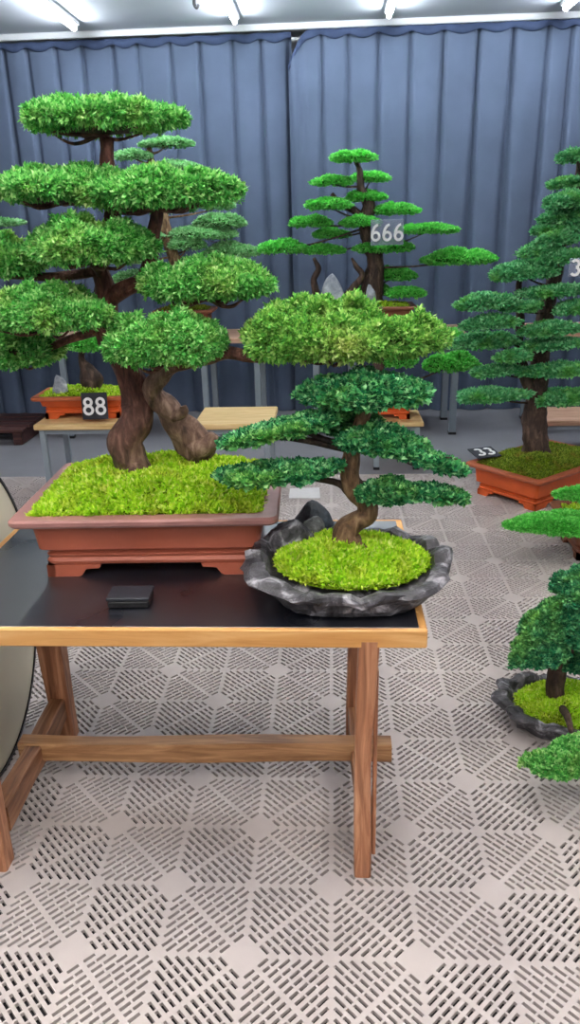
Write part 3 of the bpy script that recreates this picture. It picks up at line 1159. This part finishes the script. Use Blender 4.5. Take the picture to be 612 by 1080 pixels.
# small things on the table
root = empty('small_box', (-.484, 1.64, ZT), 'small black flat box lying on the table in front of the brown pot', 'box')
g = G()
g.box((-.535, 1.603, ZT), (-.436, 1.668, ZT + .02), 0, .004, .03)
bx_ = g.build('box_body', M['black'], root)
g = G()
g.box((-.537, 1.601, ZT + .0205), (-.434, 1.670, ZT + .029), 0, .004, .03)
g.build('lid', M['plaque'], root)
o = rock(None, (-.058, 2.09, ZT + .03), (.068, .04, .05), M['slate_rock'], 'stone', 15, .35)
tag(o, 'pointed blue black stone on the table behind the rock tray', 'stone')
g = G()
q = [on(305, 526, 0), on(338, 526, 0), on(337, 515, 0), on(306, 516, 0)]
g.add([p + np.array([0, 0, .001]) for p in q] + [p + np.array([0, 0, .006]) for p in q], [(3, 2, 1, 0), (4, 5, 6, 7), (0, 1, 5, 4), (1, 2, 6, 5), (2, 3, 7, 6), (3, 0, 4, 7)])
tag(g.build('label_card', M['card']), 'blank white card lying on the floor behind the table', 'card')


# ------------------------------------------------------------------ benches and tables behind
def stand(name, X0, X1, Y0, Y1, z, th, topmat, label, cat, group=None, lw=.035, legs=None, rail=True):
    root = empty(name, ((X0 + X1) / 2, (Y0 + Y1) / 2, 0), label, cat, group)
    g = G()
    g.box((X0, Y0, z - th), (X1, Y1, z), 0, .006)
    g.build('top', topmat, root)
    lx = legs or (X0 + .04, X1 - .04)
    for x in lx:
        for y in (Y0 + .04, Y1 - .04):
            g = G()
            g.box((x - lw / 2, y - lw / 2, 0), (x + lw / 2, y + lw / 2, z - th - .0005), 0, .003)
            lg = g.build('leg', M['steel'], root)
            g = G()
            g.box((x - lw * .6, y - lw * .6, 0), (x + lw * .6, y + lw * .6, .02), 0, .003)
            g.build('leg_cap', M['black'], lg, off=parent_loc(root))
    if rail:
        for y in (Y0 + .04, Y1 - .04):
            g = G()
            g.box((lx[0] + lw / 2 + .0005, y - .012, z - th - .03), (lx[-1] - lw / 2 - .0005, y + .012, z - th - .001))
            g.build('apron', M['steel'], root)
    return root


stand('bench', -1.80, -1.25, 4.43, 4.9, .47, .035, M['plank'], 'low bench with pale wooden top under the pot with sign 88', 'bench')
stand('bench', -.825, -.35, 4.40, 4.86, .47, .035, M['plank'], 'empty low bench with pale wooden top behind the twisted trunks', 'bench')
stand('bench', .255, .60, 4.95, 5.32, .33, .03, M['plank'], 'low bench under the small orange pot behind the rock tray bonsai', 'bench')
stand('bench', 1.42, 2.35, 5.2, 5.62, .27, .04, M['plank_pink'], 'low wooden bench against the curtain behind the largest right-side tree'.replace('right-side', 'tiered'), 'bench')
X = lambda px, Y, z: float(at(px, 352, Y)[0])
TZ = .775
stand('display_table', -2.55, X(214, 5.88, 0), 5.86, 6.42, TZ, .04, M['plank_pink'], 'long display table at the curtain behind the large table-top juniper', 'table', None, .045, (X(58, 5.9, 0) + .03, X(205, 5.9, 0) + .06))
stand('display_table', X(228, 5.88, 0), X(345, 5.88, 0), 5.86, 6.42, TZ - .005, .04, M['plank_pink'], 'narrow display table at the curtain seen between the two foreground trees'.replace('foreground', 'nearest'), 'table', None, .045, (X(270, 5.9, 0), X(333, 5.9, 0)))
stand('display_table', X(350, 5.88, 0), X(494, 5.88, 0), 5.86, 6.42, TZ, .04, M['plank_pink'], 'display table at the curtain under the tree with sign 666', 'table', None, .05, (X(372, 5.9, 0), X(482, 5.9, 0)))
stand('display_table', 1.55, 2.7, 5.86, 6.42, TZ, .04, M['plank_pink'], 'display table at the curtain partly behind the tall tiered bonsai', 'table', None, .045)
# dark pallet at far left
root = empty('pallet', (-2.75, 5.95, 0), 'low dark stained wooden pallet on the floor near the curtain', 'pallet')
g = G()
for k in range(4):
    g.box((-3.2, 5.68 + k * .15, .10), (-2.40, 5.80 + k * .15, .125), 0, .004)
g.build('deck', M['pallet'], root)
for x in (-3.15, -2.8, -2.45):
    g = G()
    g.box((x - .035, 5.69, 0), (x + .035, 6.24, .0995), 0, .004)
    g.build('runner', M['pallet'], root)


# ------------------------------------------------------------------ the trees behind
def tree(label, potc, hx, hy, ph_, z0, rot, potm, trunk, trad, pads, leaf, bark, L, nscale, mossm='moss', seed=0, ry=.62, pot_kw={}, padkw={}, name='potted_bonsai', group=None, mossn=1600, mossh=.05, extra=None, Yj=.14, Yoff=0):
    root = empty(name, (potc[0], potc[1], z0), label, 'bonsai', group)
    rect_pot(root, potc, hx, hy, ph_, z0, rot, M[potm], M[potm + '_rim'] if potm + '_rim' in M else M[potm], **pot_kw)
    moss_rect(root, potc, hx - .042, hy - .042, z0 + ph_ - .014, mossh, rot, mossn, .022, [M[mossm], M['soil']], seed, lo=.002)
    g = G()
    P = g.tube(trunk, trad, 12, 0, 5, .16, seed)
    if extra:
        extra(g)
    g.build('trunk', M[bark], root)
    rng = np.random.default_rng(seed)
    for i, b in enumerate(pads):
        px, Y = b[:4], (b[4] if len(b) > 4 else None)
        if Y is None:
            Y = potc[1] + rng.uniform(-Yj, Yj) - Yoff
        area = (px[1] - px[0])
        n = int(nscale * area * (1 + .012 * area))
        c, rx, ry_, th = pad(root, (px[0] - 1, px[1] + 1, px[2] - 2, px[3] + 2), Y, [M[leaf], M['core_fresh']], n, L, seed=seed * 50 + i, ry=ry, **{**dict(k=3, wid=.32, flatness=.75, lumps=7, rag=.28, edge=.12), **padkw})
        d = np.linalg.norm(P - (c - np.array([0, 0, .05])), axis=1)
        s0 = P[max(3, d.argmin())]
        md = (s0 + c) / 2 + np.array([0, 0, -.012])
        r0 = max(.006, .25 * trad[-2])
        limb(root, [s0, md, c], [r0 * 1.3, r0, r0 * .6], M[bark], seed=i, sub=3, seg=6, fork=(c, rx, ry_, 4))
    return root


FR = dict(k=3, wid=.3, flatness=.85, lumps=6, rag=.25, edge=.1, upb=.12)
# tree with sign 666
Y6 = 6.06
V6 = lambda x, y, yy=Y6: tuple(at(x, y, yy))
c6 = at(382, 335, Y6)
m6 = mpp(c6)


def dead666(g):
    g.tube([V6(334, 310, 6.0), V6(331, 295, 6.0), V6(336, 284, 6.0), V6(331, 272, 6.0)], [m6 * 4, m6 * 3.5, m6 * 3, m6 * 1.5], 8, 0, 4, .2, 1)
    g.tube([V6(366, 312, 6.0), V6(376, 300, 6.0), V6(382, 290, 6.0), V6(376, 281, 6.0), V6(371, 272, 6.0)], [m6 * 4, m6 * 4, m6 * 3, m6 * 2.4, m6 * 1.2], 8, 0, 4, .2, 2)
    g.tube([V6(384, 232), V6(374, 222), V6(358, 214), V6(350, 204)], [m6 * 5, m6 * 4, m6 * 3, m6 * 2], 8, 0, 4, .15, 3)


t666 = tree('green tiered bonsai with sign 666 and pale rocks in a pot on the display table', (c6[0], Y6), .40, .2, .20, TZ, 0, 'umber',
            [V6(392, 322), V6(393, 300), V6(396, 278), V6(392, 256), V6(386, 236), V6(389, 216), V6(381, 200), V6(380, 184), V6(377, 171)],
            [m6 * x for x in (13, 11, 9, 8.5, 8, 6, 4.5, 3, 2)],
            [(348, 397, 157, 170), (328, 371, 184, 195), (371, 411, 179, 191), (365, 407, 199, 211), (323, 371, 207, 220), (396, 444, 213, 225), (305, 348, 226, 238), (360, 402, 226, 238),
             (331, 368, 239, 250), (421, 484, 233, 245), (272, 323, 250, 266), (322, 362, 256, 267), (376, 438, 250, 265), (441, 524, 259, 278), (392, 439, 280, 295), (377, 411, 297, 310), (408, 450, 301, 313)],
            'fresh', 'bark_dark', .034, 22, seed=3, padkw=FR, extra=dead666, ry=.6)
p = at(350, 302, 5.98)
rock(t666, (p[0], 5.98, TZ + .26), (.10, .07, .13), M['pale_rock'], 'rock', 5, .35)
p = at(388, 294, 5.98)
rock(t666, (p[0] + .02, 5.95, TZ + .25), (.045, .04, .10), M['pale_rock'], 'rock', 6, .3)


def plaque(name, px, Y, w, h, txt, base, label, size, tilt=0, yaw=0, bold=.004, nm=None, txt_mat='chalk'):
    """upright number plate; its digits are a child"""
    p = at(px[0], px[1], Y)
    root = empty(name, (p[0], p[1], p[2] - h / 2), label, 'sign')
    root.rotation_euler = (tilt, 0, yaw)
    g = G()
    g.box((-w / 2, -.004, 0), (w / 2, .004, h), 0, .002)
    g.build('plate', M[base], root, off=np.zeros(3))
    digits(txt, size, M[txt_mat], root, (0, -.0052, h / 2), (PI / 2, 0, 0), bold=bold)
    return root


plaque('number_sign', (408.5, 245), 5.78, .23, .17, '666', 'acrylic', 'clear acrylic sign with white numerals 666 hung in the tiered tree', .125, bold=.0016)

# small tree in the orange pot behind the rock tray tree
YO = 5.13
VO = lambda x, y, yy=YO: tuple(at(x, y, yy))
cO = at(401, 434, YO)
mO = mpp(cO)
tree('low bright green bonsai in an orange pot behind the rock tray bonsai', (cO[0], YO), .255, .15, .135, .33, 0, 'orange',
     [VO(402, 432), VO(404, 412), VO(398, 395), VO(402, 380), VO(412, 366), VO(420, 352)], [mO * x for x in (9, 8, 7, 6, 4.5, 2.5)],
     [(344, 397, 364, 380), (403, 440, 362, 387), (446, 501, 366, 392), (438, 486, 342, 359), (380, 425, 340, 356)],
     'fresh', 'bark_dark', .036, 26, seed=4, padkw=FR, ry=.6)

# tree in the orange pot with sign 88
Y8 = 4.69
V8 = lambda x, y, yy=Y8: tuple(at(x, y, yy))
c8 = at(90, 428, Y8)
m8 = mpp(c8)
t88 = tree('bonsai with burled trunk and pale rock in the orange pot behind sign 88', (c8[0] + .01, Y8), .295, .17, .145, .47, 0, 'orange',
           [V8(97, 412), V8(96, 400), V8(92, 390), V8(86, 378), V8(87, 362), V8(92, 345), V8(98, 325), V8(102, 300)], [m8 * x for x in (9, 11, 8, 3.5, 3, 3, 2.6, 1.5)],
           [(72, 112, 350, 370, 4.6), (30, 75, 335, 350, 4.75), (100, 150, 330, 344, 4.75), (60, 120, 308, 322, 4.7)],
           'fresh', 'bark_dark', .034, 24, seed=5, padkw=FR, mossh=.06)
p = at(62, 402, 4.62)
rock(t88, (p[0], 4.63, .47 + .175), (.052, .045, .08), M['pale_rock'], 'rock', 8, .2)
plaque('number_sign', (99.5, 428.5), 4.47, .155, .16, '88', 'plaque', 'small black sign with white numerals 88 leaning on the orange pot', .115, tilt=-.12, yaw=.06, bold=.002)

# pale tree behind the large juniper
YL = 6.16
VL = lambda x, y, yy=YL: tuple(at(x, y, yy))
cL = at(196, 330, YL)
mL = mpp(cL)
tree('pale green layered bonsai on the display table seen behind the large juniper', (cL[0], YL), .235, .16, .19, TZ, 0, 'umber',
     [VL(197, 322), VL(192, 300), VL(185, 275), VL(176, 250), VL(172, 225), VL(165, 200), VL(160, 172), VL(156, 150)], [mL * x for x in (8, 7, 6.5, 6, 5, 4.5, 3.5, 2)],
     [(147, 206, 144, 155), (160, 213, 168, 180), (120, 160, 156, 168), (116, 168, 190, 202), (214, 247, 208, 220), (205, 260, 223, 239), (172, 255, 236, 251), (178, 217, 249, 262),
      (215, 272, 253, 270), (110, 168, 238, 252), (116, 166, 264, 277), (118, 160, 283, 298), (168, 240, 276, 290)],
     'haze', 'bark_tan', .036, 20, seed=6, padkw=FR, mossm='moss_dull', ry=.6)
# tree at the far left whose branch tips reach in
cT = at(-70, 330, 6.1)
VT = lambda x, y, yy=6.1: tuple(at(x, y, yy))
tree('pale bonsai at the far end of the long display table, branch tips in view', (max(cT[0], -2.9), 6.1), .26, .16, .18, TZ, 0, 'umber',
     [VT(-62, 325), VT(-58, 295), VT(-64, 262), VT(-58, 232), VT(-55, 212)], [mL * x for x in (8, 7, 6, 4, 2)],
     [(-80, 25, 227, 238), (-70, 28, 242, 264), (-90, -20, 210, 222), (-60, 20, 272, 288)],
     'haze', 'bark_tan', .036, 18, seed=7, padkw=FR, ry=.5)

# tall tiered tree in the orange pot on the floor
YR = 4.5
rotR = math.radians(40)
cr_ = np.array([1.14, 4.075])
dl, dr = np.array([math.cos(rotR + PI / 2), math.sin(rotR + PI / 2)]), np.array([math.cos(rotR), math.sin(rotR)])
pcR = cr_ + dl * .27 + dr * .40
VR = lambda x, y, yy=YR: tuple(at(x, y, yy))
mR = mpp(at(570, 400, YR))


def leaderR(g):
    g.tube([VR(563, 420), VR(554, 398), VR(548, 370), VR(549, 335), VR(547, 305), VR(550, 288)], [mR * x for x in (7, 6, 5, 4, 3.5, 2)], 8, 0, 4, .15, 3)


def RB(x, y):
    return VR(x, y, float(pcR[1]))


tR = tree('tall tiered blue green bonsai in the orange pot standing on the mats', tuple(pcR), .40, .27, .20, 0, rotR, 'orange',
          [RB(566, 486), RB(566, 472), RB(564, 450), RB(565, 425), RB(568, 398), RB(572, 365), RB(576, 330), RB(585, 295), RB(592, 260), RB(602, 225), RB(610, 190), RB(612, 162)],
          [mR * x for x in (19, 15, 13, 11.5, 10.5, 9.5, 8.5, 7, 6, 5, 3.5, 2.5)],
          [(588, 632, 154, 171), (577, 640, 184, 198), (572, 635, 200, 219), (570, 630, 217, 235), (562, 620, 232, 247), (568, 608, 243, 258), (550, 590, 254, 271), (566, 625, 261, 278),
           (518, 586, 271, 296, 4.42), (481, 541, 306, 327), (550, 618, 299, 314), (529, 572, 316, 329), (584, 640, 313, 332), (487, 546, 330, 348), (548, 608, 336, 356), (483, 546, 345, 369),
           (550, 620, 356, 369), (526, 560, 366, 382), (498, 545, 382, 398), (557, 625, 379, 399), (483, 552, 405, 426), (561, 635, 403, 429)],
          'sage', 'bark_dark', .042, 24, mossm='moss_dull', seed=8, padkw={**FR, 'flatness': .6, 'rag': .4, 'edge': .18, 'slant': .07}, ry=.62, extra=leaderR, mossn=5000, mossh=.075, Yj=.12, Yoff=.13)
# black plate lying on the moss
p = on(511, 478, .24)
root = empty('number_sign', tuple(p + np.array([.0, 0, .0])), 'black sign with white numerals lying on the moss corner of the orange pot', 'sign')
root.rotation_euler = (.18, 0, .35)
g = G()
g.box((-.08, -.065, 0), (.08, .065, .008), 0, .003)
g.build('plate', M['plaque'], root, off=np.zeros(3))
digits('33', .10, M['chalk'], root, (0, 0, .009), (0, 0, 0), bold=.0015)
plaque('number_sign', (613, 282), 4.15, .12, .09, '38', 'acrylic', 'white numerals on a clear sign hung in the tall tiered bonsai', .09, bold=.002)

# tree cut by the picture edge, on the floor
YM = 3.62
VM = lambda x, y, yy=YM: tuple(at(x, y, yy))
cM = np.array([1.40, YM])
mM = mpp(at(620, 560, YM))
tree('bonsai in brown floor pot with one long bright green branch over the mats', tuple(cM), .28, .2, .19, 0, 0, 'umber',
     [VM(662, 580), VM(664, 560), VM(660, 535), VM(652, 512), VM(655, 490)], [mM * x for x in (14, 13, 11, 9, 5)],
     [(590, 660, 508, 529, 3.5), (536, 655, 533, 564, 3.42), (620, 690, 480, 500, 3.6)],
     'fresh', 'bark_dark', .030, 42, seed=9, padkw={**FR, 'k': 4}, ry=.4)

# rock tray bonsai on the floor at the right
FX, FY = .79, 2.19
Fr = empty('potted_bonsai', (FX, FY, 0), 'dark green bonsai in a small rock tray standing on the floor mats', 'bonsai')
basin(Fr, (FX, FY), .25, .17, .085, 0, M['basin'], 12, 0)
moss_rect(Fr, (FX - .005, FY), .185, .125, .055, .07, 0, 6000, .016, [M['moss'], M['soil']], 18, True, 6, lo=.006)
VF = lambda x, y, yy=FY: tuple(at(x, y, yy))
mF = mpp(at(585, 700, FY))
g = G()
g.tube([VF(592, 768), VF(590, 750), VF(586, 728), VF(588, 705), VF(597, 685), VF(604, 660), VF(602, 635)], [mF * x for x in (16, 12, 9.5, 9, 8.5, 7.5, 5)], 14, 0, 5, .14, 9)
g.build('trunk', M['bark_dark'], Fr)
for px, Y, n, kw, st in [
    ((580, 665, 588, 645), 2.18, 3600, dict(ry=.75, seed=31), (600, 645)),
    ((546, 640, 620, 690), 2.13, 4600, dict(ry=.7, seed=32), (600, 672)),
    ((536, 596, 662, 708), 2.08, 2600, dict(ry=.75, seed=33), (592, 690)),
    ((588, 668, 664, 716), 2.2, 3000, dict(ry=.7, seed=34), (594, 690)),
    ((558, 660, 765, 828), 1.80, 4200, dict(ry=.6, seed=35, slant=.25), (590, 742)),
]:
    lf = M['deep'] if kw['seed'] != 35 else M['juniper']
    c, rx, ry, th = pad(Fr, px, Y, [lf, M['core']], n, k=5, wid=.4, L=.024, rag=.75, lumps=13, edge=.24, core=.7, **kw)
    s0 = np.array(VF(*st))
    limb(Fr, [s0, (s0 + c) / 2 + np.array([0, 0, .035 if kw['seed'] == 35 else .004]), c], [mF * 4.5, mF * 3.5, mF * 2], M['bark_dark'], seed=kw['seed'], fork=(c, rx, ry, 6))

# ------------------------------------------------------------------ world and view
w = bpy.data.worlds.new('world')
S.world = w
w.use_nodes = True
bgn = w.node_tree.nodes['Background']
bgn.inputs[0].default_value = (.88, .93, 1.0, 1)
bgn.inputs[1].default_value = .14
S.view_settings.view_transform = 'Standard'
S.view_settings.look = 'None'
S.view_settings.exposure = .95
S.view_settings.gamma = 1
S.view_settings.use_curve_mapping = False
S.cycles.use_denoising = True
